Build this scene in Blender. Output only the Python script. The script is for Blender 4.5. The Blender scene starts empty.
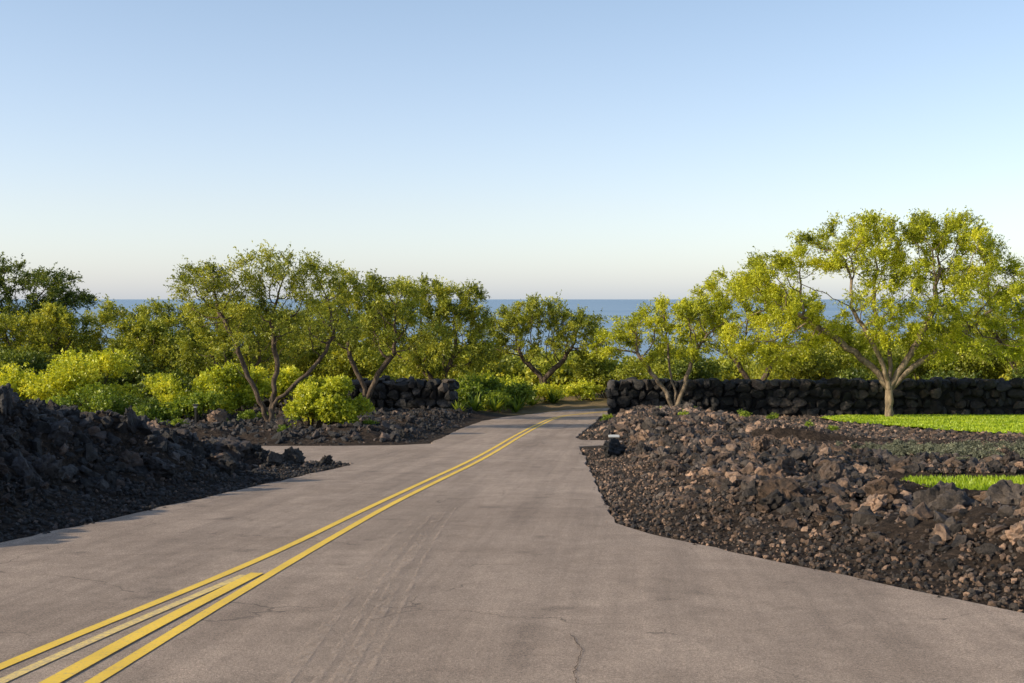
import bpy, math, random
import numpy as np
from mathutils import Vector
random.seed(7); R=np.random.default_rng(11)
S=bpy.context.scene
try:
    S.view_settings.view_transform='Standard'; S.view_settings.look='None'; S.view_settings.exposure=0
except Exception: pass

# ------------------------------------------------------------ helpers
def new_obj(name, verts, faces, mats, mat_idx=None, attrs=None, smooth=False, parent=None):
    verts=np.asarray(verts,dtype=np.float32); faces=np.asarray(faces,dtype=np.int32)
    k=faces.shape[1]; nf=len(faces)
    me=bpy.data.meshes.new(name)
    me.vertices.add(len(verts)); me.vertices.foreach_set('co',verts.ravel())
    me.loops.add(nf*k); me.loops.foreach_set('vertex_index',faces.ravel())
    me.polygons.add(nf); me.polygons.foreach_set('loop_start',np.arange(0,nf*k,k,dtype=np.int32))
    for m in mats: me.materials.append(m)
    if mat_idx is not None: me.polygons.foreach_set('material_index',np.asarray(mat_idx,dtype=np.int32))
    me.polygons.foreach_set('use_smooth',np.full(nf,smooth,dtype=bool))
    me.update(calc_edges=True)
    if attrs:
        for an,(dom,val) in attrs.items():
            a=me.attributes.new(an,'FLOAT',dom); a.data.foreach_set('value',np.asarray(val,dtype=np.float32))
    me.validate()
    ob=bpy.data.objects.new(name,me); S.collection.objects.link(ob)
    if parent: ob.parent=parent
    return ob
_H=R.random((256,256))
def vnoise(x,y):
    x=np.asarray(x,float); y=np.asarray(y,float)
    xi=np.floor(x).astype(int); yi=np.floor(y).astype(int); fx=x-xi; fy=y-yi
    fx=fx*fx*(3-2*fx); fy=fy*fy*(3-2*fy)
    a=_H[xi%256,yi%256]; b=_H[(xi+1)%256,yi%256]; c=_H[xi%256,(yi+1)%256]; d=_H[(xi+1)%256,(yi+1)%256]
    return (a*(1-fx)+b*fx)*(1-fy)+(c*(1-fx)+d*fx)*fy
def sstep(a,b,x):
    t=np.clip((np.asarray(x,float)-a)/(b-a),0,1); return t*t*(3-2*t)

# ------------------------------------------------------------ terrain definition
PY=[-300,-40,60,85,500,620,3000]; PZ=[15,2.8,-4.2,-5.25,-29,-40,-60]
def zb(y): return np.interp(y,PY,PZ)
XL=np.array([(-60,-17),(0,-8.5),(13,-5.85),(20,-4.45),(24.4,-3.55),(25.2,-3.6),(25.8,-4.3),(26.1,-7),(26.3,-70),(31.5,-70),(31.7,-5),(32.0,-3.2),(32.8,-2.4),(42,-1.95),(50,-1.35),(55,-.5),(60,.9),(64,3),(66.5,6),(68,10),(69.5,30),(70,60)],float)
XR=np.array([(-60,36),(0,8.6),(9.07,4.08),(13.8,1.62),(14.8,1.32),(20,1.5),(26.6,1.72),(31.4,1.85),(32.0,2.5),(32.3,4.8),(32.4,5.6),(34.0,5.6),(34.2,3.6),(34.8,2.15),(36,2.0),(42,2.7),(50,3.7),(57.0,4.4),(58.3,5.6),(59,12),(59.2,60),(70,60.01)],float)
def xl(y): return np.interp(y,XL[:,0],XL[:,1])
def xr(y): return np.interp(y,XR[:,0],XR[:,1])
def road_dist(x,y):
    x=np.asarray(x,float); y=np.asarray(y,float)
    d=np.full(x.shape,1e9)
    for P in (XL,XR):
        for i in range(len(P)-1):
            ay,ax=P[i]; by,bx=P[i+1]; vx,vy=bx-ax,by-ay; L=vx*vx+vy*vy+1e-12
            t=np.clip(((x-ax)*vx+(y-ay)*vy)/L,0,1)
            d=np.minimum(d,np.hypot(x-ax-t*vx,y-ay-t*vy))
    inside=(x>xl(y))&(x<xr(y))&(y<70)&(y>-60)
    return np.where(inside,-d,d)
def lawn_left(y): return np.interp(y,[32,34,36.8,42.5,48,53,55.6],[45,21,16.4,14.9,13.9,14.5,16.5])
def lawnA(x,y):
    return sstep(-.8,.3,x-lawn_left(y))*sstep(31.5,33,y)*(1-sstep(55.6,56,y))
def lawnB(x,y):
    return sstep(5.6,6.6,x)*sstep(16.6,17.4,y)*(1-sstep(19.2,19.8,y))*(1-sstep(14,15,x))
def mound(x,y,d):
    left=(x<np.interp(y,[-40,0,26,42,55,60,64,70],[0,-1,-.8,.5,2,3,8,60]))
    lN=1.40*sstep(.3,3.8,d)*(1-.62*sstep(18,25,y))
    lF=.30*sstep(.2,2.2,d)*(1-sstep(56,62,y))
    L=np.where(y<29,lN,lF)
    far=sstep(4,9,x)*sstep(20,27,y)
    rN=.34*sstep(.05,2.4,d)*(1-.85*far)
    rF=(.42*sstep(.1,2.6,d)*(1-sstep(53,58,y)))*(1-.9*sstep(7,12,x))
    Rr=np.where(y<33.2,rN,rF)
    m=np.where(left,L,Rr)
    lump=(vnoise(x*.75+9,y*.75)-.45)*.8+(vnoise(x*2.1,y*2.1+5)-.5)*.40
    amp=np.where(y<57,np.where(left&(y<29),.85,.45),.3)*np.where(left,1,1-.8*sstep(6,10,x)*sstep(20,27,y))
    m=m+lump*sstep(.4,2.2,d)*amp
    A=lawnA(x,y); m=m*(1-A)
    B=lawnB(x,y); m=m*(1-B)+.16*B
    m=m*(1-.9*sstep(5.2,6.2,x)*sstep(14.2,15.2,y)*(1-sstep(16.4,17.0,y)))
    m=m+ (vnoise(x*.02+3,y*.02)-.5)*3*sstep(110,260,y)
    return m
def H(x,y):
    d=road_dist(x,y)
    return zb(y)+np.where(d>0,mound(x,y,np.maximum(d,0)),0)-.03*(d<=0.05)
def H1(x,y): return float(H(np.array([x]),np.array([y]))[0])

# ------------------------------------------------------------ materials
def mat(name):
    m=bpy.data.materials.new(name); m.use_nodes=True; nt=m.node_tree; nt.nodes.clear()
    out=nt.nodes.new('ShaderNodeOutputMaterial'); return m,nt,out
def ramp(nt,src,stops):
    r=nt.nodes.new('ShaderNodeValToRGB'); cr=r.color_ramp
    while len(cr.elements)<len(stops): cr.elements.new(.5)
    for e,(p,c) in zip(cr.elements,stops):
        e.position=p; e.color=(c[0],c[1],c[2],1) if hasattr(c,'__len__') else (c,c,c,1)
    nt.links.new(src,r.inputs[0]); return r.outputs[0]
def mix(nt,f,a,b,mode='MIX'):
    n=nt.nodes.new('ShaderNodeMix'); n.data_type='RGBA'; n.blend_type=mode
    for i,v in ((0,f),(6,a),(7,b)):
        if hasattr(v,'is_linked'): nt.links.new(v,n.inputs[i])
        else: n.inputs[i].default_value=(v if i==0 else (v[0],v[1],v[2],1))
    return n.outputs[2]
def noise(nt,scale,detail=4,rough=.6,vec=None,dist=0):
    n=nt.nodes.new('ShaderNodeTexNoise'); n.inputs['Scale'].default_value=scale; n.inputs['Detail'].default_value=detail
    n.inputs['Roughness'].default_value=rough; n.inputs['Distortion'].default_value=dist
    if vec is None:
        g=nt.nodes.new('ShaderNodeNewGeometry'); vec=g.outputs['Position']
    nt.links.new(vec,n.inputs['Vector']); return n.outputs['Fac']
def pos_scaled(nt,s,rot=0):
    g=nt.nodes.new('ShaderNodeNewGeometry'); v=g.outputs['Position']
    if rot:
        q=nt.nodes.new('ShaderNodeMapping'); q.inputs['Rotation'].default_value=(0,0,rot); nt.links.new(v,q.inputs['Vector']); v=q.outputs[0]
    m=nt.nodes.new('ShaderNodeMapping')
    m.inputs['Scale'].default_value=s; nt.links.new(v,m.inputs['Vector']); return m.outputs[0]
def bsdf(nt,out,col,rough=.9,spec=.3,bumps=()):
    b=nt.nodes.new('ShaderNodeBsdfPrincipled')
    if hasattr(col,'is_linked'): nt.links.new(col,b.inputs['Base Color'])
    else: b.inputs['Base Color'].default_value=(*col,1)
    b.inputs['Roughness'].default_value=rough; b.inputs['Specular IOR Level'].default_value=spec
    prev=None
    for h,dist,st in bumps:
        bp=nt.nodes.new('ShaderNodeBump'); bp.inputs['Distance'].default_value=dist; bp.inputs['Strength'].default_value=st
        nt.links.new(h,bp.inputs['Height'])
        if prev: nt.links.new(prev,bp.inputs['Normal'])
        prev=bp.outputs[0]
    if prev: nt.links.new(prev,b.inputs['Normal'])
    nt.links.new(b.outputs[0],out.inputs[0]); return b
def attr(nt,name):
    a=nt.nodes.new('ShaderNodeAttribute'); a.attribute_name=name; return a.outputs['Fac']
def foliage(name,c_dark,c_mid,c_light,transl=.45):
    m,nt,out=mat(name)
    f=attr(nt,'rnd'); n=noise(nt,.6,3,.6)
    a=nt.nodes.new('ShaderNodeMath'); a.operation='MULTIPLY_ADD'; nt.links.new(n,a.inputs[0]); a.inputs[1].default_value=1.5
    b=nt.nodes.new('ShaderNodeMath'); b.operation='MULTIPLY_ADD'; nt.links.new(f,b.inputs[0]); b.inputs[1].default_value=.65; b.inputs[2].default_value=-.57
    nt.links.new(b.outputs[0],a.inputs[2])
    col=ramp(nt,a.outputs[0],[(.12,c_dark),(.48,c_mid),(.9,c_light)])
    d=nt.nodes.new('ShaderNodeBsdfDiffuse'); nt.links.new(col,d.inputs[0])
    t=nt.nodes.new('ShaderNodeBsdfTranslucent'); tc=mix(nt,1,col,(1.28,1.12,.5),'MULTIPLY'); nt.links.new(tc,t.inputs[0])
    s=nt.nodes.new('ShaderNodeMixShader'); s.inputs[0].default_value=transl
    nt.links.new(d.outputs[0],s.inputs[1]); nt.links.new(t.outputs[0],s.inputs[2])
    g=nt.nodes.new('ShaderNodeBsdfGlossy'); g.inputs['Roughness'].default_value=.45; g.inputs['Color'].default_value=(.95,.95,.85,1)
    s2=nt.nodes.new('ShaderNodeMixShader'); s2.inputs[0].default_value=.03
    nt.links.new(s.outputs[0],s2.inputs[1]); nt.links.new(g.outputs[0],s2.inputs[2])
    nt.links.new(s2.outputs[0],out.inputs[0]); return m
LEAF_KIAWE=foliage('leaf_kiawe',(.12,.15,.012),(.44,.49,.028),(.80,.79,.06),.40)
LEAF_OLIVE=foliage('leaf_olive',(.07,.095,.013),(.28,.325,.034),(.62,.61,.08),.38)
LEAF_DARK=foliage('leaf_dark',(.035,.06,.012),(.11,.16,.024),(.28,.32,.045),.34)
LEAF_LIME=foliage('leaf_lime',(.16,.21,.015),(.48,.54,.04),(.84,.82,.09),.40)
LEAF_GREEN=foliage('leaf_green',(.06,.10,.015),(.19,.28,.03),(.44,.50,.06),.38)
LEAF_GREY=foliage('leaf_grey',(.05,.055,.04),(.15,.16,.11),(.28,.29,.20),.2)
GRASS_M=foliage('grass_blade',(.18,.27,.015),(.32,.45,.02),(.50,.58,.04),.38)

def barkmat(name,a,b_,c_):
    m,nt,out=mat(name)
    c=ramp(nt,noise(nt,6,5,.7,pos_scaled(nt,(1,1,.35))),[(.3,a),(.52,b_),(.75,c_)])
    bsdf(nt,out,c,.9,.2,[(noise(nt,14,4,.7,pos_scaled(nt,(1,1,.3))),.05,.9)]); return m
BARK=barkmat('bark_dark',(.045,.034,.026),(.12,.088,.064),(.23,.175,.125))
BARK_TAN=barkmat('bark_tan',(.08,.058,.04),(.25,.19,.13),(.45,.35,.24))

def rockmat(name,dark,mid,brown,amount):
    m,nt,out=mat(name)
    r=attr(nt,'rnd'); n=noise(nt,4.5,6,.75)
    base=mix(nt,ramp(nt,n,[(.36,0.),(.64,1.)]),dark,mid)
    br=ramp(nt,r,[(1-amount-.15,0.),(1-amount+.15,1.)])
    br2=mix(nt,1,br,ramp(nt,noise(nt,6,4,.7),[(.38,.25),(.58,1.)]),'MULTIPLY')
    col=mix(nt,br2,base,mix(nt,noise(nt,9,4),brown,[v*1.7 for v in brown]))
    rr=nt.nodes.new('ShaderNodeMath'); rr.operation='FRACT'
    r3=nt.nodes.new('ShaderNodeMath'); r3.operation='MULTIPLY'; nt.links.new(r,r3.inputs[0]); r3.inputs[1].default_value=37.7; nt.links.new(r3.outputs[0],rr.inputs[0])
    col=mix(nt,1,col,ramp(nt,rr.outputs[0],[(0.,.45),(.6,.9),(1.,1.9)]),'MULTIPLY')
    big=ramp(nt,noise(nt,.45,2),[(.35,.7),(.65,1.3)])
    col=mix(nt,1,col,big,'MULTIPLY')
    bsdf(nt,out,col,.66,.45,[(noise(nt,12,6,.8),.10,1.),(noise(nt,50,3,.7),.015,.9)])
    return m
ROCK_BLACK=rockmat('lava_black',(.013,.012,.013),(.068,.062,.061),(.125,.085,.064),.20)
ROCK_BROWN=rockmat('lava_brown',(.022,.018,.016),(.135,.108,.090),(.27,.172,.115),.42)
ROCK_WALL=rockmat('lava_wall',(.011,.011,.012),(.052,.048,.047),(.075,.058,.048),.2)

ROAD,nt,out=mat('asphalt')
n1=noise(nt,.35,5,.65); n2=noise(nt,55,4,.85); n3=noise(nt,1.0,5,.7,pos_scaled(nt,(2.2,.05,1),.10))
n4=noise(nt,190,2,.8); n5=noise(nt,2.6,6,.78)
col=ramp(nt,n1,[(.3,(.320,.240,.182)),(.7,(.452,.346,.268))])
col=mix(nt,1,col,ramp(nt,n3,[(.30,.76),(.5,1.),(.72,1.18)]),'MULTIPLY')
col=mix(nt,1,col,ramp(nt,n5,[(.3,.80),(.7,1.15)]),'MULTIPLY')
col=mix(nt,1,col,ramp(nt,n2,[(.32,.5),(.5,1.),(.68,1.45)]),'MULTIPLY')
col=mix(nt,1,col,ramp(nt,n4,[(.34,.45),(.5,1.),(.66,1.5)]),'MULTIPLY')
spots=ramp(nt,noise(nt,1.1,3,.55),[(.64,1.),(.72,.72)])
col=mix(nt,1,col,spots,'MULTIPLY')
v=nt.nodes.new('ShaderNodeTexVoronoi'); v.feature='DISTANCE_TO_EDGE'; v.inputs['Scale'].default_value=.30
g=nt.nodes.new('ShaderNodeNewGeometry'); nd=nt.nodes.new('ShaderNodeTexNoise'); nd.inputs['Scale'].default_value=1.4; nd.inputs['Detail'].default_value=6
nt.links.new(g.outputs['Position'],nd.inputs['Vector'])
va=nt.nodes.new('ShaderNodeVectorMath'); va.operation='MULTIPLY_ADD'; va.inputs[1].default_value=(1.1,1.1,0)
nt.links.new(nd.outputs['Color'],va.inputs[0]); nt.links.new(g.outputs['Position'],va.inputs[2]); nt.links.new(va.outputs[0],v.inputs['Vector'])
cr=ramp(nt,v.outputs['Distance'],[(0.,1.),(.0036,0.)])
cm=mix(nt,1,cr,ramp(nt,noise(nt,.4,2),[(.44,0.),(.54,.8)]),'MULTIPLY')
col=mix(nt,cm,col,(.09,.07,.055))
bsdf(nt,out,col,.85,.3,[(n2,.010,.8),(n4,.004,.8)])

LINE,nt,out=mat('yellow_paint')
col=mix(nt,ramp(nt,noise(nt,30,6,.85),[(.53,0.),(.65,.75)]),(.95,.62,.06),(.48,.36,.2))
col=mix(nt,1,col,ramp(nt,noise(nt,1.3,3),[(.3,.86),(.7,1.05)]),'MULTIPLY')
bsdf(nt,out,col,.6,.3,[(noise(nt,90,3),.003,.5)])
LINE2,nt,out=mat('worn_yellow_paint')
col=mix(nt,ramp(nt,noise(nt,22,6,.85),[(.42,0.),(.58,.85)]),(.90,.66,.2),(.46,.35,.23))
bsdf(nt,out,col,.7,.3,[(noise(nt,90,3),.003,.5)])
CRACK,nt,out=mat('crack_dark'); bsdf(nt,out,(.12,.09,.07),.95,.1)
SCUFF,nt,out=mat('tyre_scuff')
b=nt.nodes.new('ShaderNodeBsdfDiffuse'); b.inputs[0].default_value=(.58,.47,.38,1); tr=nt.nodes.new('ShaderNodeBsdfTransparent')
ms=nt.nodes.new('ShaderNodeMixShader'); nt.links.new(ramp(nt,noise(nt,9,6,.85,pos_scaled(nt,(1,.3,1))),[(.44,0.),(.72,.6)]),ms.inputs[0])
nt.links.new(tr.outputs[0],ms.inputs[1]); nt.links.new(b.outputs[0],ms.inputs[2]); nt.links.new(ms.outputs[0],out.inputs[0])

GROUND,nt,out=mat('ground_soil')
ga=attr(nt,'zone')
n=noise(nt,7,8,.85)
gr=ramp(nt,n,[(.38,(.016,.014,.013)),(.52,(.066,.049,.038)),(.70,(.18,.128,.092))])
sc=ramp(nt,noise(nt,.15,5,.7),[(.35,(.12,.11,.035)),(.5,(.22,.16,.075)),(.7,(.34,.235,.13))])
col=mix(nt,ga,gr,sc)
bsdf(nt,out,col,.95,.1,[(noise(nt,18,8,.85),.10,1.)])

LAWN,nt,out=mat('lawn_grass')
col=ramp(nt,noise(nt,1.2,5,.7),[(.3,(.24,.36,.02)),(.7,(.42,.50,.03))])
bsdf(nt,out,col,.9,.1,[(noise(nt,40,4),.04,.8)])

SEA,nt,out=mat('hazy_sea_water')
n=noise(nt,.004,5,.65,pos_scaled(nt,(.35,1,1)))
col=ramp(nt,n,[(.35,(.22,.34,.48)),(.65,(.29,.41,.54))])  # pale blue with distance haze put into the water colour
bsdf(nt,out,col,.8,.1,[(noise(nt,.08,4),1.,.4)])

# ------------------------------------------------------------ ground sheet
def axis(fine0,fine1,step,lo,hi):
    a=list(np.arange(fine0,fine1+1e-6,step)); s=step; v=fine1
    while v<hi: s*=1.18; v=min(hi,v+s); a.append(v)
    s=step; v=fine0; pre=[]
    while v>lo: s*=1.18; v=max(lo,v-s); pre.append(v)
    return np.array(pre[::-1]+a)
xs=axis(-26,26,.2,-4000,4000); ys=axis(4,60,.2,-250,3000)
X,Y=np.meshgrid(xs,ys); Z=H(X.ravel(),Y.ravel())
near=sstep(.3,1.5,road_dist(X.ravel(),Y.ravel()))*(Y.ravel()<57)*(1-lawnA(X.ravel(),Y.ravel()))*(1-lawnB(X.ravel(),Y.ravel()))
Z=Z+near*(R.random(Z.shape)-.5)*.10
V=np.stack([X.ravel(),Y.ravel(),Z],1)
nx,ny=len(xs),len(ys); ii=(np.arange(ny-1)[:,None]*nx+np.arange(nx-1)[None,:]).ravel()
F=np.stack([ii,ii+1,ii+1+nx,ii+nx],1)
zone=np.clip(sstep(56,62,V[:,1])+sstep(28,40,np.abs(V[:,0])),0,1)
new_obj('ground',V,F,[GROUND],attrs={'zone':('POINT',zone)},smooth=True)
sx=[-90000,-20000,-4000,4000,20000,90000]; sy=[300,1500,6000,25000,90000]
SX,SY=np.meshgrid(sx,sy); V=np.stack([SX.ravel(),SY.ravel(),np.full(SX.size,-29.5)],1); nx=len(sx)
ii=(np.arange(len(sy)-1)[:,None]*nx+np.arange(nx-1)[None,:]).ravel()
new_obj('sea',V,np.stack([ii,ii+1,ii+1+nx,ii+nx],1),[SEA])

# ------------------------------------------------------------ road
ry=np.unique(np.concatenate([np.arange(-60,70.01,.3),XL[:,0],XR[:,0]])); ry=ry[(ry<=70)]
NC=40; vs=[]
for yy in ry:
    a,b=float(xl(yy)),float(xr(yy)); jit=(vnoise(yy*2.3,.5)-.5)*.14+(vnoise(yy*7,.5)-.5)*.07; jit2=(vnoise(yy*2.3,9.5)-.5)*.14+(vnoise(yy*7,5.5)-.5)*.07
    xx=np.concatenate([[a+jit-.03],(a+jit)+(b+jit2-a-jit)*np.linspace(0,1,NC+1),[b+jit2+.03]])
    row=np.stack([xx,np.full(NC+3,yy),np.full(NC+3,zb(yy)+.012)],1); row[0,2]-=.06; row[-1,2]-=.06
    vs.append(row)
V=np.concatenate(vs); nx=NC+3; ii=(np.arange(len(ry)-1)[:,None]*nx+np.arange(NC+2)[None,:]).ravel()
road=new_obj('road',V,np.stack([ii,ii+1,ii+1+nx,ii+nx],1),[ROAD])
def ribbon(pts,w,name,m,dz,jit=0,parent=None,step=.25,wj=0):
    pts=np.array(pts,float)
    seg=np.hypot(*np.diff(pts,axis=0).T); cum=np.concatenate([[0],np.cumsum(seg)])
    s=np.arange(0,cum[-1],step); s=np.append(s,cum[-1])
    x=np.interp(s,cum,pts[:,0]); y=np.interp(s,cum,pts[:,1])
    if jit==0 and len(pts)>3:
        k=15; xp=np.pad(x,k//2,mode='reflect',reflect_type='odd'); yp=np.pad(y,k//2,mode='reflect',reflect_type='odd')
        x=np.convolve(xp,np.ones(k)/k,'valid'); y=np.convolve(yp,np.ones(k)/k,'valid')
    if jit: x=x+(R.random(len(x))-.5)*jit; y=y+(R.random(len(y))-.5)*jit
    tx=np.gradient(x); ty=np.gradient(y); L=np.hypot(tx,ty); nx_=-ty/L; ny_=tx/L
    ww=w/2*(1+wj*(R.random(len(x))-.5))
    A=np.stack([x+nx_*ww,y+ny_*ww,zb(y+ny_*ww)+dz],1); B=np.stack([x-nx_*ww,y-ny_*ww,zb(y-ny_*ww)+dz],1)
    V=np.empty((2*len(x),3)); V[0::2]=A; V[1::2]=B
    i=np.arange(len(x)-1)*2
    return new_obj(name,V,np.stack([i,i+1,i+3,i+2],1),[m],parent=parent)
dz=.018
far=[(-1.52,21.3),(-1.12,24.5),(-.75,28),(-.38,32),(-.03,36),(.6,42.5),(1.62,52),(2.6,58),(4.6,62.3),(9,65),(25,66)]
ribbon([(-4.4,-3),(-3.95,2),(-3.42,7.0),(-2.98,9.5),(-2.60,11.8),(-2.08,16.6)]+far,.10,'yellow_line_outer_left',LINE,dz,parent=road,wj=.08)
ribbon([(-3.1,-3),(-2.85,2),(-2.60,7.0),(-2.48,8.7),(-2.29,11.4),(-1.85,16.6)]+[(a+.22,b) for a,b in far[:-3]]+[(4.8,62.0),(9,64.7),(25,65.7)],.10,'yellow_line_outer_right',LINE,dz,parent=road,wj=.08)
ribbon([(-4.15,-3),(-3.7,2),(-3.18,7.1),(-2.88,9),(-2.56,10.8)],.09,'yellow_line_inner_left',LINE2,dz,parent=road)
ribbon([(-3.4,-3),(-3.13,2),(-2.86,7.1),(-2.68,9),(-2.46,10.9)],.13,'yellow_line_inner_right',LINE,dz+.003,parent=road)
ribbon([(.42,4),(.40,7.2),(.48,7.8),(.43,8.3)],.005,'crack_1',CRACK,dz,jit=.02,parent=road,step=.05,wj=1.4)
ribbon([(-5.6,11.2),(-4.6,11.9),(-3.6,12.1),(-2.9,12.9)],.006,'crack_2',CRACK,dz,jit=.05,parent=road,step=.08,wj=1.4)
for i,(x0,w) in enumerate([(-1.42,.10),(-1.22,.05),(-1.08,.12),(-.92,.04)]):
    ribbon([(x0-.1,3),(x0,6),(x0+.02,9),(x0-.02,12),(x0+.1,15+i*.5)],w,'tyre_scuff_%d'%i,SCUFF,dz+.001*i,parent=road)

# ------------------------------------------------------------ lawns
def lawn(name,y0,y1,lf,xr_,dzf,nb,bh):
    rows=np.arange(y0,y1+.01,.3); NC=30; vs=[]
    for yy in rows:
        a=lf(yy)+(vnoise(yy*1.3,3.3)-.5)*.6; x=np.linspace(a,xr_,NC+1)
        vs.append(np.stack([x,np.full(NC+1,yy),np.array(zb(yy)+dzf+(vnoise(x*.4,yy*.4)-.5)*.05)],1))
    V=np.concatenate(vs); nx=NC+1; ii=(np.arange(len(rows)-1)[:,None]*nx+np.arange(NC)[None,:]).ravel()
    ob=new_obj(name,V,np.stack([ii,ii+1,ii+1+nx,ii+nx],1),[LAWN],smooth=True)
    y=R.uniform(y0,y1,nb); a=np.array([lf(v) for v in y]); x=a+(min(xr_,30)-a)*R.random(nb)
    z=zb(y)+dzf; an=R.uniform(0,6.28,nb); h=bh*(.5+R.random(nb)); lx=(R.random(nb)-.5)*h; ly=(R.random(nb)-.5)*h
    w=(.012+.01*R.random(nb))*(y/15)
    A=np.stack([x-np.cos(an)*w,y-np.sin(an)*w,z-.02],1);B=np.stack([x+np.cos(an)*w,y+np.sin(an)*w,z-.02],1);C=np.stack([x+lx,y+ly,z+h],1)
    V=np.stack([A,B,C],1).reshape(-1,3)
    new_obj('blades',V,np.arange(nb*3).reshape(-1,3),[GRASS_M],attrs={'rnd':('FACE',R.random(nb))},parent=ob)
lawn('lawn',33,55.6,lawn_left,60,.09,50000,.06)
lawn('lawn',17.0,19.0,lambda y:6.25+abs(y-18.2)*.5,14.5,.20,20000,.07)

# ------------------------------------------------------------ rocks
def ico(sub):
    import bmesh
    bm=bmesh.new(); bmesh.ops.create_icosphere(bm,subdivisions=sub,radius=1)
    v=np.array([x.co[:] for x in bm.verts]); f=np.array([[q.index for q in p.verts] for p in bm.faces]); bm.free(); return v,f
def proto(sub,seed,cuts=9,rough=.12,box=False,lump=1.):
    r=np.random.default_rng(seed); v,f=ico(sub); v=v.copy()
    if box: v=np.sign(v)*np.abs(v)**.6
    for _ in range(cuts):
        n=r.normal(size=3); n/=np.linalg.norm(n); c=r.uniform(.42,.85)
        p=v@n; v-=np.maximum(0,p-c)[:,None]*n
    if sub>1:
        w=r.normal(size=(7,3))*3.6; ph=r.uniform(0,6.28,7)
        q=np.abs(np.sin(v@w.T+ph)).mean(1)-.64; v*=(1+q*rough*7*lump)[:,None]
        if sub>2:
            w=r.normal(size=(7,3))*9; q=np.abs(np.sin(v@w.T+ph)).mean(1)-.64; v*=(1+q*rough*4*lump)[:,None]
        v*=(1+(r.random(len(v))-.5)*rough*(1.3 if sub<4 else .7))[:,None]
    return v,f
def rotm(n):
    q=R.normal(size=(n,4)); q/=np.linalg.norm(q,axis=1)[:,None]; w,x,y,z=q.T
    return np.stack([1-2*(y*y+z*z),2*(x*y-w*z),2*(x*z+w*y),2*(x*y+w*z),1-2*(x*x+z*z),2*(y*z-w*x),2*(x*z-w*y),2*(y*z+w*x),1-2*(x*x+y*y)],1).reshape(n,3,3)
def bake(name,protos,P,scale,mats,rot=None,smooth=False,parent=None):
    n=len(P); which=R.integers(0,len(protos),n); Vs=[];Fs=[];As=[];off=0
    if rot is None: rot=rotm(n)
    for k,(pv,pf) in enumerate(protos):
        s=np.where(which==k)[0]
        if len(s)==0: continue
        v=np.einsum('nij,nvj->nvi',rot[s],pv[None]*scale[s][:,None,:])+P[s][:,None,:]
        f=pf[None]+(np.arange(len(s))*len(pv))[:,None,None]+off
        Vs.append(v.reshape(-1,3)); Fs.append(f.reshape(-1,3)); As.append(np.repeat(R.random(len(s)),len(pf))); off+=len(s)*len(pv)
    return new_obj(name,np.concatenate(Vs),np.concatenate(Fs),mats,attrs={'rnd':('FACE',np.concatenate(As))},smooth=smooth,parent=parent)
P1=[proto(1,i,5) for i in range(8)]; P2=[proto(2,20+i,8,.19) for i in range(14)]; P3=[proto(4,50+i,9,.12) for i in range(12)]
def scatter(n,x0,x1,y0,y1,dmin,dmax=1e9,near_pow=1.0):
    y=y0+(y1-y0)*R.random(n)**near_pow; x=R.uniform(x0,x1,n)
    d=road_dist(x,y)
    keep=(d>dmin)&(d<dmax)&(lawnA(x,y)<.3)&(lawnB(x,y)<.3)&(np.abs(x)<y*.5+3)
    return x[keep],y[keep],d[keep]
def rocks(name,n,x0,x1,y0,y1,dmin,smin,smax,pw,protos,m,sink=.15,dmax=1e9,near_pow=1.0,clump=None,grow=0):
    x,y,d=scatter(n,x0,x1,y0,y1,dmin,dmax,near_pow=near_pow)
    if clump is not None:
        k=vnoise(x*clump[0]+31,y*clump[0]+7)>clump[1]+R.random(len(x))*.2-.1; x,y,d=x[k],y[k],d[k]
    s=smin+(smax-smin)*R.random(len(x))**pw
    if grow: s*=np.clip(d/grow,.3,1)
    s*=np.where((x>8)&(y>22),.58,1)*np.where((x>5.6)&(y>14.4)&(y<17.8),.38,1)
    z=H(x,y)+s*(.5-sink*2)
    sc=s[:,None]*R.uniform(.5,1.15,(len(x),3))
    return bake(name,protos,np.stack([x,y,z],1),sc,[m])
rocks('lava_rock_field',11000,-20,-3,8,26,.7,.05,.19,2.2,P2,ROCK_BLACK,sink=.2,grow=1.8)
rocks('lava_gravel',36000,-14,-3,9,26,-.08,.015,.06,1.8,P1,ROCK_BLACK,sink=.1,dmax=4,near_pow=1.1)
rocks('lava_boulders',420,-16,-4,11,25.5,1.3,.16,.38,1.6,P3,ROCK_BLACK,sink=.2)
rocks('lava_rock_field',8500,-24,-2,31.7,57,.25,.05,.20,2.2,P2,ROCK_BLACK,sink=.2,grow=1.0)
rocks('lava_rock_field',16000,1.3,22,8,32,.75,.04,.17,2.2,P2,ROCK_BROWN,sink=.2,grow=1.7,clump=(.9,.16))
rocks('lava_gravel',62000,1.2,14,8,30,-.08,.012,.05,1.8,P1,ROCK_BROWN,sink=.1,dmax=9,near_pow=1.25)
rocks('lava_gravel',26000,3,20,14,48,.4,.03,.09,1.8,P1,ROCK_BROWN,sink=.1)
rocks('lava_boulders',850,2,20,10.5,31,1.0,.12,.31,1.9,P3,ROCK_BROWN,sink=.18,clump=(.7,.36),grow=2.0)
rocks('lava_rock_field',12000,2,20,33.8,56,.15,.06,.23,2.0,P2,ROCK_BROWN,sink=.2,grow=1.0)
rocks('lava_boulders',140,2,13,34.5,55,1.0,.14,.28,1.8,P3,ROCK_BROWN,sink=.18)
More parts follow.
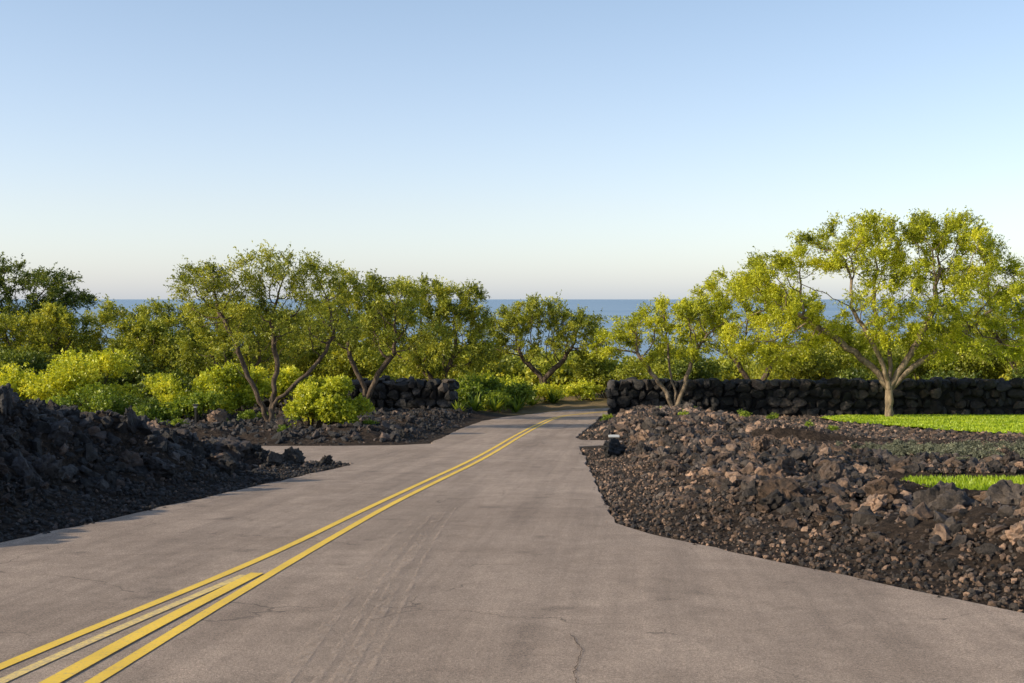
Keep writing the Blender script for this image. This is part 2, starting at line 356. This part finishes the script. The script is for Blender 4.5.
hb=[(-4.7,24.3,.32),(-4.95,23.4,.2),(-5.5,21.5,.3),(-5.9,22.5,.24),(-4.1,24.9,.18),(-6.6,20.5,.26),(2.9,25.5,.18),(5.2,13.7,.36),(5.9,13.6,.32),(5.0,12.7,.26),(4.9,15.0,.28),(4.6,14.2,.24),(4.0,17.5,.26),(3.6,19.5,.24),(5.0,11.0,.16),(5.05,9.9,.14),(6.0,12.2,.26),(-9.9,38.5,.38),(-10.6,41,.4),(4.5,15.8,.25),(4.9,16.8,.26),(6.6,13.0,.32),(4.3,13.6,.2),(5.65,12.8,.28),(5.5,11.7,.2),(4.9,10.5,.11)]
Pp=np.array([(a,b,H1(a,b)+c*.3) for a,b,c in hb]); sc=np.array([[c*1.1,c,c*.85] for a,b,c in hb])
bake('lava_boulders',P3,Pp,sc,[ROCK_BROWN])
bake('lava_boulders',P3,np.array([(2.35,26.6,H1(2.35,26.6)+.12)]),np.array([[.36,.3,.26]]),[ROCK_BLACK])

# ------------------------------------------------------------ dry stone walls
BX=[proto(3,90+i,10,.04,box=True,lump=.6) for i in range(10)]
def stone_wall(x0,y0,x1,y1,h,th):
    L=math.hypot(x1-x0,y1-y0); ux,uy=(x1-x0)/L,(y1-y0)/L; nx_,ny_=-uy,ux
    root=bpy.data.objects.new('lava_stone_wall',None); S.collection.objects.link(root)
    P=[];Sc=[];Ro=[]
    def add(s,o,z,a,b,c,j=.25):
        x=x0+ux*s+nx_*o; y=y0+uy*s+ny_*o
        ang=math.atan2(uy,ux)+random.uniform(-.12,.12); ty=random.uniform(-j,j)
        ca,sa=math.cos(ang),math.sin(ang); cb,sb=math.cos(ty),math.sin(ty)
        Rz=np.array([[ca,-sa,0],[sa,ca,0],[0,0,1]]); Ry=np.array([[cb,0,sb],[0,1,0],[-sb,0,cb]])
        P.append((x,y,float(zb(y0+(y1-y0)*s/L))+z)); Sc.append((a,b,c)); Ro.append(Rz@Ry)
    for face in (0,1,2):
        for row in range(4 if face<2 else 1):
            rh=h/4; s=random.uniform(-.2,0)
            while s<L:
                w=random.uniform(.28,.78)
                if face<2:
                    zc=rh*(row+.5)+random.uniform(-.09,.09)
                    add(s+w/2,(-th/2+.12 if face==0 else th/2-.12)+random.uniform(-.06,.06),zc,w*.60,.26,rh*random.uniform(.55,.75),.4)
                else:
                    add(s+w/2,random.uniform(-.1,.1),h-.14+random.uniform(-.05,.07),w*.6,th*.5,.18,.1)
                s+=w
    for row in range(4):
        for e in (0,L): add(e,0,h/4*(row+.5),.25,th*.52,h/4*.64)
    bake('stones',BX,np.array(P),np.array(Sc),[ROCK_WALL],rot=np.array(Ro),parent=root)
    n=40; t=np.linspace(0,L,n); V=[];F=[]
    for i,s in enumerate(t):
        for o,zz in ((-th/2+.22,-.3),(-th/2+.22,h-.2),(th/2-.22,h-.2),(th/2-.22,-.3)):
            V.append((x0+ux*s+nx_*o,y0+uy*s+ny_*o,float(zb(y0+uy*s))+zz))
    for i in range(n-1):
        for k in range(3): a=i*4+k; F.append((a,a+1,a+5,a+4))
    F.append((0,1,2,3)); F.append((n*4-4,n*4-3,n*4-2,n*4-1))
    new_obj('rubble_core',V,F,[ROCK_WALL],parent=root)
stone_wall(4.95,56.6,34,55.9,1.85,.95)
stone_wall(-2.9,55.6,-13,58.8,1.85,.95)

# ------------------------------------------------------------ vegetation
def lobes_points(lobes,n):
    v=np.array([l[3]*l[4]*l[5] for l in lobes])**.8; v/=v.sum(); w=R.choice(len(lobes),n,p=v); Lb=np.array(lobes)[w]
    d=R.normal(size=(n,3)); d/=np.linalg.norm(d,axis=1)[:,None]; r=R.random(n)**(1/2.6)
    return Lb[:,:3]+d*r[:,None]*Lb[:,3:6], d
def grow(trunks,A,step,kill,it=70,trop=(0,0,.0)):
    nodes=[];par=[]
    for tr in trunks:
        tr=[np.array(p,float) for p in tr]
        prev=-1 if not nodes else 0
        for i in range(len(tr)-1):
            L=np.linalg.norm(tr[i+1]-tr[i]); k=max(2,int(L/step))
            for j in range(k+(i==len(tr)-2)):
                p=tr[i]+(tr[i+1]-tr[i])*j/k
                if not(i==0 and j==0): p=p+(R.random(3)-.5)*step*.35
                if nodes and i==0 and j==0: prev=0; continue
                nodes.append(p); par.append(prev); prev=len(nodes)-1
    Np=np.array(nodes); D=np.linalg.norm(A[:,None]-Np[None],axis=2); ni=D.argmin(1); nd=D.min(1)
    for _ in range(it):
        if len(A)==0: break
        un=np.unique(ni); new=[]
        for u in un:
            a=A[ni==u]; v=a-nodes[u]; v/=np.linalg.norm(v,axis=1)[:,None]+1e-9
            dv=v.mean(0)+(R.random(3)-.5)*.5+np.array(trop); dv/=np.linalg.norm(dv)+1e-9
            new.append((nodes[u]+dv*step,u))
        base=len(nodes)
        for p,u in new: nodes.append(p); par.append(u)
        Q=np.array([p for p,u in new]); D=np.linalg.norm(A[:,None]-Q[None],axis=2); m=D.min(1); am=D.argmin(1)
        b=m<nd; nd=np.where(b,m,nd); ni=np.where(b,am+base,ni)
        k=nd>kill; A=A[k]; nd=nd[k]; ni=ni[k]
        if len(nodes)>5000: break
    return np.array(nodes),np.array(par)
def tubes(nodes,par,r0=.010,ex=2.3,maxr=.4,sides=7):
    n=len(nodes); acc=np.zeros(n)
    for i in range(n-1,-1,-1):
        if acc[i]==0: acc[i]=r0**ex
        if par[i]>=0: acc[par[i]]+=acc[i]
    r=acc**(1/ex)
    k=math.log(maxr/r0)/math.log(r[0]/r0); r=r0*(r/r0)**k
    fl=np.exp(-nodes[:,2]/.35)*.35; r=r*(1+fl)
    V=[];F=[];U={}; th=np.arange(sides)*2*math.pi/sides; cs=np.cos(th)[:,None]; sn=np.sin(th)[:,None]
    off=0
    for i in range(n):
        p=par[i]
        if p<0: U[i]=np.array([1,.1,0.]); continue
        d=nodes[i]-nodes[p]; d/=np.linalg.norm(d)+1e-9
        u=U[p]-U[p].dot(d)*d; u/=np.linalg.norm(u)+1e-9; U[i]=u; w=np.cross(d,u)
        ra=min(r[p],r[i]*1.3)
        V.append(nodes[p]+(u*cs+w*sn)*ra); V.append(nodes[i]+d*r[i]*.3+(u*cs+w*sn)*r[i])
        q=np.arange(sides); F.append(np.stack([off+q,off+(q+1)%sides,off+sides+(q+1)%sides,off+sides+q],1)); off+=2*sides
    return np.concatenate(V),np.concatenate(F),r
def sprays(O,Dr,per,length,ls,wid=.42,spread=.35,up=.0,droop=.3):
    n=len(O); t=R.random((n,per)); Lh=length*R.uniform(.5,1.3,(n,1))
    side=R.normal(size=(n,per,3))
    P=O[:,None]+Dr[:,None]*(t*Lh)[...,None]+side*(length*spread*.5)*(.25+.75*(1-t))[...,None]
    P[...,2]-=(t**2*length*droop)
    P=P.reshape(-1,3); m=len(P)
    a=R.normal(size=(m,3))+np.repeat(Dr,per,0)*.9; a/=np.linalg.norm(a,axis=1)[:,None]
    nn=R.normal(size=(m,3))+np.array([-.5*up,0,up]); b=np.cross(a,nn); b/=np.linalg.norm(b,axis=1)[:,None]+1e-9
    s=ls*R.uniform(.55,1.4,(m,1))
    V=np.stack([P-a*s*.5,P+b*s*wid*.5,P+a*s*.5,P-b*s*wid*.5],1).reshape(-1,3)
    rn=np.repeat(R.random(n),per)*.6+R.random(m)*.4
    return V,np.arange(m*4).reshape(-1,4),rn
def tree(name,x,y,trunks,lobes,natt,leaf,nleaf,step=.32,kill=.5,lsize=.11,slen=.55,maxr=.35,trop=(0,0,.02),wind=(-.1,0,0),gap=.37,bark=None):
    A,_=lobes_points(lobes,natt)
    g=vnoise(A[:,0]*.9+x,A[:,2]*1.1+y)*.5+vnoise(A[:,1]*.9+x*2,A[:,2]*1.1-y)*.5
    A=A[g>gap]
    nodes,par=grow(trunks,A,step,kill,trop=trop)
    tv,tf,r=tubes(nodes,par,maxr=maxr)
    tips=np.where(r<np.quantile(r,.66))[0]; tips=tips[nodes[tips,2]>min(l[2]-l[5] for l in lobes)*.9]
    wt=np.clip(R.random(len(tips))**1.6,.03,1); wt/=wt.sum()
    per=12; k=max(1,nleaf//per); src=R.choice(tips,k,p=wt)
    O=nodes[src]+R.normal(size=(k,3))*.08
    cen=np.array([0,0,np.mean([l[2] for l in lobes])-1.2])
    D=nodes[src]-cen; D/=np.linalg.norm(D,axis=1)[:,None]+1e-9; D=D+R.normal(size=(k,3))*.55+np.array(wind); D/=np.linalg.norm(D,axis=1)[:,None]
    lv,lf,rn=sprays(O,D,per,slen,lsize,spread=.16,up=.6,wid=.32)
    z0=H1(x,y)-.12
    root=bpy.data.objects.new(name,None); root.location=(x,y,z0); S.collection.objects.link(root)
    new_obj('trunk_and_limbs',tv,tf,[bark or BARK],smooth=True,parent=root)
    new_obj('foliage',lv,lf,[leaf],attrs={'rnd':('FACE',rn)},parent=root)
    return root
tree('monkeypod_tree',17.6,53,
 [[(0,0,0),(.05,0,.9),(-.02,0,1.8)],[(0,0,0),(-.02,0,1.5),(-.7,.2,2.5),(-2.4,.3,3.9),(-4,.2,4.9)],[(0,0,0),(.04,0,1.5),(1.0,-.2,2.5),(2.8,0,3.7),(4.0,0,4.6)],[(0,0,0),(.03,.1,1.6),(.2,.4,3.2),(-.6,.5,5.2)],[(0,0,0),(.05,-.1,1.7),(.9,-.3,3.2),(2.0,-.3,5.4)],[(0,0,0),(0,-.1,1.6),(-.7,-.5,3.3),(-2.0,-.6,5.4)]],
 [(-1.7,0,7.7,2.7,2.8,2.0),(2.7,.5,7.6,2.7,2.8,2.2),(-5.0,0,6.0,2.3,2.5,2.1),(4.8,0,5.6,2.2,2.5,2.2),(0,-1.5,5.8,3.2,2,1.6),(-4.6,.5,3.7,2.5,2,1.0),(3.9,-.5,3.7,2.5,2,1.0),(.5,.5,8.5,2.6,2,1.2),(-6.7,0,4.2,1.3,1.5,1.2),(6.2,0,4.3,1.4,1.5,1.2),(0,.5,4.4,3.5,2,.9),(-3.6,0,7.4,1.6,1.8,1.2)],
 3800,LEAF_KIAWE,160000,lsize=.125,slen=.66,maxr=.36,gap=.32,bark=BARK_TAN)
tree('kiawe_tree',7.85,54.6,
 [[(0,0,0),(-.45,0,1.0),(-1.3,0,2.2),(-1.8,0,2.9)],[(0,0,0),(.35,0,1.1),(.7,.1,2.2),(1.1,0,3.2)],[(0,0,0),(.0,.1,1.0),(-.3,.3,2.6)]],
 [(-1.9,0,3.8,1.8,1.7,.9),(1.2,0,4.4,1.9,1.7,1.1),(-.4,0,4.5,1.6,1.5,1.0),(-3.0,0,3.2,1.1,1.2,.7),(2.4,0,3.6,1.3,1.3,.8),(0,0,3.3,2.4,1.5,.7)],
 1200,LEAF_KIAWE,36000,step=.26,kill=.4,lsize=.115,slen=.5,maxr=.17,bark=BARK_TAN)
tree('kiawe_tree',14.0,65,
 [[(0,0,0),(-.3,0,1.6),(-1.4,0,3.2)],[(0,0,0),(.3,0,1.6),(1.2,0,3.4)]],
 [(-1.2,0,6.4,2.5,2.5,1.5),(1.6,0,5.8,2.5,2.5,1.5),(-3.2,0,4.8,1.9,2,1.4),(3.4,0,4.4,2.0,2,1.3),(0,0,4.0,3.4,2,1.2)],
 1300,LEAF_KIAWE,52000,lsize=.145,slen=.65,maxr=.25)
tree('kiawe_tree',2.2,80,
 [[(0,0,0),(.0,0,1.2),(-.1,0,1.8)],[(0,0,0),(-.1,0,1.4),(-1.5,0,2.9)],[(0,0,0),(.1,0,1.4),(1.5,0,2.8)]],
 [(-.4,0,5.8,2.5,2.2,1.3),(2.2,0,4.9,2.1,2.2,1.3),(-2.6,0,4.8,2.0,2,1.3),(0,0,3.8,3.6,2.2,1.1),(3.4,0,3.6,1.4,1.5,1.0),(-3.4,0,3.5,1.3,1.5,.9)],
 1300,LEAF_OLIVE,50000,lsize=.165,slen=.75,maxr=.30)
tree('kiawe_tree',-8.85,41.5,
 [[(0,0,0),(-.35,0,.9),(-.9,0,2.0),(-1.3,0,3.2),(-1.9,0,4.3)],[(0,0,0),(.15,0,.8),(.9,0,1.5),(1.7,.2,2.3),(2.3,.2,3.2)],[(0,0,0),(.1,.1,1.0),(.2,.2,2.2),(.0,.3,3.8)],[(0,0,0),(-.5,-.2,1.4),(-1.6,-.3,2.6)]],
 [(-1.9,0,5.0,1.5,1.4,.9),(.2,0,5.6,1.7,1.5,.9),(1.8,0,4.8,1.5,1.4,1.0),(-.9,0,4.2,1.9,1.4,.8),(1.9,0,3.7,1.6,1.4,.8),(-2.5,0,4.0,.8,1,.6),(-2.4,0,5.6,.7,.8,.5),(.3,0,3.6,1.4,1.2,.7)],
 1200,LEAF_OLIVE,32000,step=.24,kill=.38,lsize=.105,slen=.62,maxr=.16,wind=(-.6,0,.35),gap=.37)
tree('kiawe_tree',-6.8,51,
 [[(0,0,0),(.2,0,1.2),(-.5,0,2.6)],[(0,0,0),(.6,0,1.5),(1.5,0,2.8)]],
 [(-.8,0,5.4,1.9,1.8,1.1),(1.5,0,5.1,1.9,1.8,1.1),(.4,0,4.0,2.8,2,1.1),(2.7,0,3.7,1.3,1.5,1.0),(-1.6,0,3.8,1.3,1.5,1.0)],
 1200,LEAF_OLIVE,38000,lsize=.125,slen=.64,maxr=.18,wind=(-.4,0,.15))
tree('kiawe_tree',-4.3,62,
 [[(0,0,0),(.1,0,1.5),(-.9,0,3.0)],[(0,0,0),(.3,0,1.5),(1.0,0,3.0)]],
 [(-.8,0,6.2,2.1,2,1.4),(1.2,0,5.7,2.0,2,1.5),(-2.4,0,4.9,1.7,1.8,1.4),(.4,0,3.6,3.0,2,1.4),(2.0,0,3.6,1.3,1.5,1.4)],
 1400,LEAF_OLIVE,60000,lsize=.145,slen=.65,maxr=.25,wind=(-.25,0,.05),gap=.32)
tree('kiawe_tree',-13.2,54,
 [[(0,0,0),(.1,0,1.2),(-.9,0,2.6)],[(0,0,0),(.3,0,1.2),(1.2,0,2.6)]],
 [(-.8,0,4.6,1.8,1.8,.9),(1.2,0,4.3,1.9,1.8,.9),(0,0,3.3,2.8,2,1.0)],
 900,LEAF_OLIVE,28000,lsize=.13,slen=.6,maxr=.2,wind=(-.3,0,.05))
tree('monkeypod_tree',-34.5,76,
 [[(0,0,0),(.1,0,2),(-1.2,0,4.4)],[(0,0,0),(.2,0,2),(1.8,0,4.6)]],
 [(-1,0,8.4,3.2,3,1.5),(3,0,7.8,2.8,3,1.2),(4.6,0,6.8,1.8,2,1.0),(-4,0,7,3,3,1.8),(0,0,5.8,5,3,1.4)],
 1400,LEAF_DARK,66000,lsize=.18,slen=.8,maxr=.35,gap=.32)
tree('kiawe_tree',29.0,64,
 [[(0,0,0),(.1,0,1.6),(-1.2,0,3.4)],[(0,0,0),(.2,0,1.6),(1.8,0,3.6)]],
 [(-1,0,6.0,3.2,3,1.5),(3,0,5.6,2.8,3,1.4),(-3.8,0,4.6,2.6,2,1.3),(0,0,3.9,4.6,3,1.1)],
 1200,LEAF_OLIVE,48000,lsize=.155,slen=.7,maxr=.3)
for (x,y,h,w) in [(-27,64,6.2,3.6),(-21.5,67,6.8,3.6),(-16.5,69,6.6,3.4),(-11.5,72,6.4,3.2),(-33,62,6.2,3.8),(-18.5,60,5.4,3.0)]:
    tree('kiawe_tree',x,y,[[(0,0,0),(.1,0,1.2),(-w*.3,0,h*.5)],[(0,0,0),(.2,0,1.2),(w*.3,0,h*.5)]],
     [(-w*.35,0,h*.8,w*.6,w*.5,h*.16),(w*.3,0,h*.76,w*.65,w*.5,h*.18),(0,0,h*.55,w*.95,w*.6,h*.22),(-w*.6,0,h*.5,w*.4,w*.4,h*.18)],
     800,LEAF_OLIVE,32000,step=.36,lsize=.16,slen=.75,maxr=.2,wind=(-.35,0,.12))

def shrub_cloud(name,blobs,leaf,per_m2,lsize,slen,stems=True,zoff=0,wid=.5):
    Os=[];Ds=[];TV=[];TF=[];to=0
    for (x,y,r,h) in blobs:
        z0=H1(x,y)+zoff; nl=max(6,int(6+r*3))
        lob=[]
        for _ in range(nl):
            a=R.uniform(0,6.28); q=r*.72*math.sqrt(R.random()); zz=h*R.uniform(.3,.85)*(1-.35*(q/r)**2)
            lr=R.uniform(.18,.40)*min(r,h*.9); lob.append((q*math.cos(a),q*math.sin(a),zz,lr*1.15,lr*1.15,lr*.8))
        n=int(per_m2*(r*h*6)); P,d=lobes_points(lob,n)
        d[:,2]=np.abs(d[:,2])*.8+.1
        P=P+np.array([x,y,z0]); P[:,2]=np.maximum(P[:,2],z0+.04)
        Os.append(P);Ds.append(d)
        if stems:
            for l in lob:
                b=np.array([x+l[0]*.25,y+l[1]*.25,z0-.1]); e=np.array([x+l[0],y+l[1],z0+l[2]]); rr=.02+.012*h
                c=np.array([[1,0,0],[-.5,.87,0],[-.5,-.87,0]])
                TV.append(np.concatenate([b+c*rr,e+c*rr*.35])); k=np.arange(3); TF.append(np.stack([to+k,to+(k+1)%3,to+3+(k+1)%3,to+3+k],1)); to+=6
    O=np.concatenate(Os);D=np.concatenate(Ds)+R.normal(size=(len(O),3))*.5; D/=np.linalg.norm(D,axis=1)[:,None]
    V,F,rn=sprays(O,D,9,slen,lsize,wid,up=.6)
    mi=np.zeros(len(F),int)
    if stems:
        tv=np.concatenate(TV); tf=np.concatenate(TF)+len(V); V=np.concatenate([V,tv]); F=np.concatenate([F,tf]); mi=np.concatenate([mi,np.ones(len(tf),int)]); rn=np.concatenate([rn,np.zeros(len(tf))])
    return new_obj(name,V,F,[leaf,BARK],mat_idx=mi,attrs={'rnd':('FACE',rn)})
shrub_cloud('round_shrub',[(-6.15,37.6,1.2,2.05),(-5.7,37.7,.95,1.6),(-6.7,37.7,.95,1.5)],LEAF_LIME,130,.09,.25)
shrub_cloud('naupaka_shrub',[(-12.9,45.5,1.8,2.1),(-11.2,47.5,1.5,2.4)],LEAF_LIME,75,.12,.35)
shrub_cloud('naupaka_shrub',[(-17.4,46,2.1,2.7),(-20.6,47,1.6,1.9)],LEAF_LIME,65,.12,.35)
shrub_cloud('low_shrub',[(-15.6,43.2,1.3,1.3),(-13.3,42.4,1.2,.9),(-11.9,43.3,1.2,1.0),(-17,42,1.2,.8)],LEAF_GREEN,90,.10,.28)
shrub_cloud('naupaka_shrub',[(-10.0,50.5,1.2,2.4),(-8.8,52,1.2,1.9)],LEAF_LIME,70,.12,.35)
shrub_cloud('garden_shrub',[(-2.2,60,1.2,1.7),(-.9,61.5,1.0,1.3),(-1.9,64.5,1.6,1.9),(.3,66,1.3,1.5),(-3.2,66,1.6,1.9)],LEAF_GREEN,70,.15,.4)
shrub_cloud('garden_shrub',[(-.3,70,1.6,1.6),(2.2,73,1.5,1.2),(4.8,76,1.6,1.1),(-2,75,2,2.0)],LEAF_LIME,50,.16,.45)
shrub_cloud('background_trees',[(-29,58,3.2,3.4),(-36,64,4,5.0),(-9.5,70,2.6,4.4),(-22,78,4,5.4),(-15,80,4,5.4),(-30,74,4,5.2)],LEAF_OLIVE,34,.18,.6)
shrub_cloud('background_trees',[(-24,56,2.8,2.8),(-19.5,58,2.4,2.8),(-16,54,2,2.4)],LEAF_DARK,40,.16,.5)
shrub_cloud('background_trees',[(-27,52,2.4,2.8),(-23,50,2.0,2.2)],LEAF_OLIVE,50,.16,.5)
shrub_cloud('background_trees',[(9.5,74,2.6,3.6),(6.8,80,2.4,3.0),(18,72,3.2,4.0),(22.5,70,3.2,3.8),(27,74,3.6,4.8),(33,72,4,5.0),(38,70,4,5),(12,84,3.2,4.2),(24,82,4,5.2)],LEAF_OLIVE,32,.18,.6)
shrub_cloud('background_trees',[(8,62.3,1.2,1.9),(11,72,2,3.0),(19,62.5,1.8,2.4),(24,61.5,2,2.4),(29,60.5,2.2,2.8),(34,61,2.4,2.8)],LEAF_DARK,40,.17,.5)
far=[]
for _ in range(95):
    y=R.uniform(92,260); x=R.uniform(-.55,.55)*y; far.append((x,y,R.uniform(3,6.5),R.uniform(2.0,4.2)))
shrub_cloud('distant_scrub',far,LEAF_OLIVE,7,.45,1.2,stems=False)
gc=[(R.uniform(8.2,14.5),R.uniform(20.5,29),R.uniform(.35,.8),R.uniform(.14,.26)) for _ in range(60)]
shrub_cloud('grey_ground_cover',gc,LEAF_GREY,220,.035,.08,stems=False,zoff=.05)
tf_=[(R.uniform(-13,-4.2),R.uniform(33,44),R.uniform(.15,.4),R.uniform(.15,.4)) for _ in range(14)]+[(R.uniform(3,12),R.uniform(36,54),R.uniform(.15,.35),R.uniform(.15,.3)) for _ in range(10)]
shrub_cloud('weed_tufts',tf_,LEAF_GREEN,200,.06,.16,stems=False)

AG=[];AF=[];ao=0;arn=[]
for (x,y,s) in [(-1.9,57.6,1.1),(-.9,59.5,1.0),(-1.6,62,1.3),(.4,63.5,1.0),(.2,61.9,.8),(-2.6,55,.8),(-1.3,66.5,1.3),(1.2,67.8,1.1),(2.6,71.5,1.2)]:
    z=H1(x,y)
    for i in range(34):
        a=R.uniform(0,6.28); el=R.uniform(.25,1.35); L=s*R.uniform(.7,1.05); w=.07*s
        d=np.array([math.cos(a)*math.cos(el),math.sin(a)*math.cos(el),math.sin(el)]); sd=np.array([-math.sin(a),math.cos(a),0])
        p0=np.array([x,y,z]); p1=p0+d*L*.5; p2=p0+d*L+np.array([0,0,-.12*L*math.cos(el)])
        AG+= [p0-sd*w*.6,p0+sd*w*.6,p1+sd*w,p1-sd*w,p2+sd*.005,p2-sd*.005]
        AF+= [(ao,ao+1,ao+2,ao+3),(ao+3,ao+2,ao+4,ao+5)]; ao+=6; rr=R.random(); arn+=[rr,rr]
new_obj('agave_plants',np.array(AG),np.array(AF),[LEAF_GREEN],attrs={'rnd':('FACE',arn)})

# ------------------------------------------------------------ small street furniture
WHITE,nt,out=mat('painted_metal'); bsdf(nt,out,mix(nt,noise(nt,20,3),(.45,.45,.43),(.6,.6,.58)),.5,.4)
DARKM,nt,out=mat('dark_metal'); bsdf(nt,out,mix(nt,noise(nt,20,3),(.02,.02,.02),(.05,.045,.04)),.5,.4)
def box(name,c,s,m,parent,rot=(0,0,0),bev=.01):
    import bmesh
    bm=bmesh.new(); bmesh.ops.create_cube(bm,size=1)
    for v in bm.verts: v.co=Vector((v.co.x*s[0],v.co.y*s[1],v.co.z*s[2]))
    bmesh.ops.bevel(bm,geom=bm.edges[:],offset=bev,segments=2,affect='EDGES')
    me=bpy.data.meshes.new(name); bm.to_mesh(me); bm.free(); me.materials.append(m)
    o=bpy.data.objects.new(name,me); o.location=c; o.rotation_euler=rot; o.parent=parent; S.collection.objects.link(o); return o
e=bpy.data.objects.new('low_plaque_sign',None); e.location=(2.75,30.6,H1(2.75,30.6)); S.collection.objects.link(e)
box('post',(0,0,.08),(.05,.05,.3),DARKM,e); box('plate',(0,-.02,.24),(.30,.14,.025),WHITE,e,(math.radians(20),0,0))
e=bpy.data.objects.new('path_light',None); e.location=(-10.6,38.0,H1(-10.6,38)); S.collection.objects.link(e)
box('post',(0,0,.3),(.06,.06,.75),DARKM,e); box('cap',(0,0,.70),(.17,.17,.06),DARKM,e); box('lens',(0,0,.64),(.1,.1,.055),WHITE,e)

# ------------------------------------------------------------ light, sky, camera
EL=math.radians(23.5); AZX,AZY=-1.0,-.33
d=Vector((AZX,AZY,0)).normalized()*math.cos(EL)+Vector((0,0,math.sin(EL)))
sl=bpy.data.lights.new('sun','SUN'); sl.energy=5.0; sl.angle=math.radians(.5); sl.color=(1,.86,.64)
so=bpy.data.objects.new('sun',sl); so.rotation_euler=(-d).to_track_quat('-Z','Y').to_euler(); S.collection.objects.link(so)
w=bpy.data.worlds.new('World'); S.world=w; w.use_nodes=True; nt=w.node_tree
bg=nt.nodes['Background']; sk=nt.nodes.new('ShaderNodeTexSky'); sk.sky_type='NISHITA'; sk.sun_disc=False
sk.sun_elevation=EL; sk.sun_rotation=math.atan2(AZX,AZY); sk.air_density=1.0; sk.dust_density=1.0; sk.ozone_density=1.5; sk.altitude=0
tc=nt.nodes.new('ShaderNodeTexCoord'); sp=nt.nodes.new('ShaderNodeSeparateXYZ'); nt.links.new(tc.outputs['Generated'],sp.inputs[0])
hz=ramp(nt,sp.outputs['Z'],[(0.,(1.7,2.0,2.8)),(.08,(1.6,1.5,2.0)),(.28,(.85,1.02,1.3)),(.55,(.1,.1,.12)),(1.,(0,0,0))])
nt.links.new(mix(nt,1,sk.outputs[0],hz,'ADD'),bg.inputs[0]); bg.inputs[1].default_value=.15
cd=bpy.data.cameras.new('camera'); cd.lens=40; cd.sensor_width=36; cd.clip_end=200000; cd.clip_start=.1
co=bpy.data.objects.new('camera',cd); co.location=(0,0,1.9); co.rotation_euler=(math.radians(90-2.14),0,0); S.collection.objects.link(co); S.camera=co
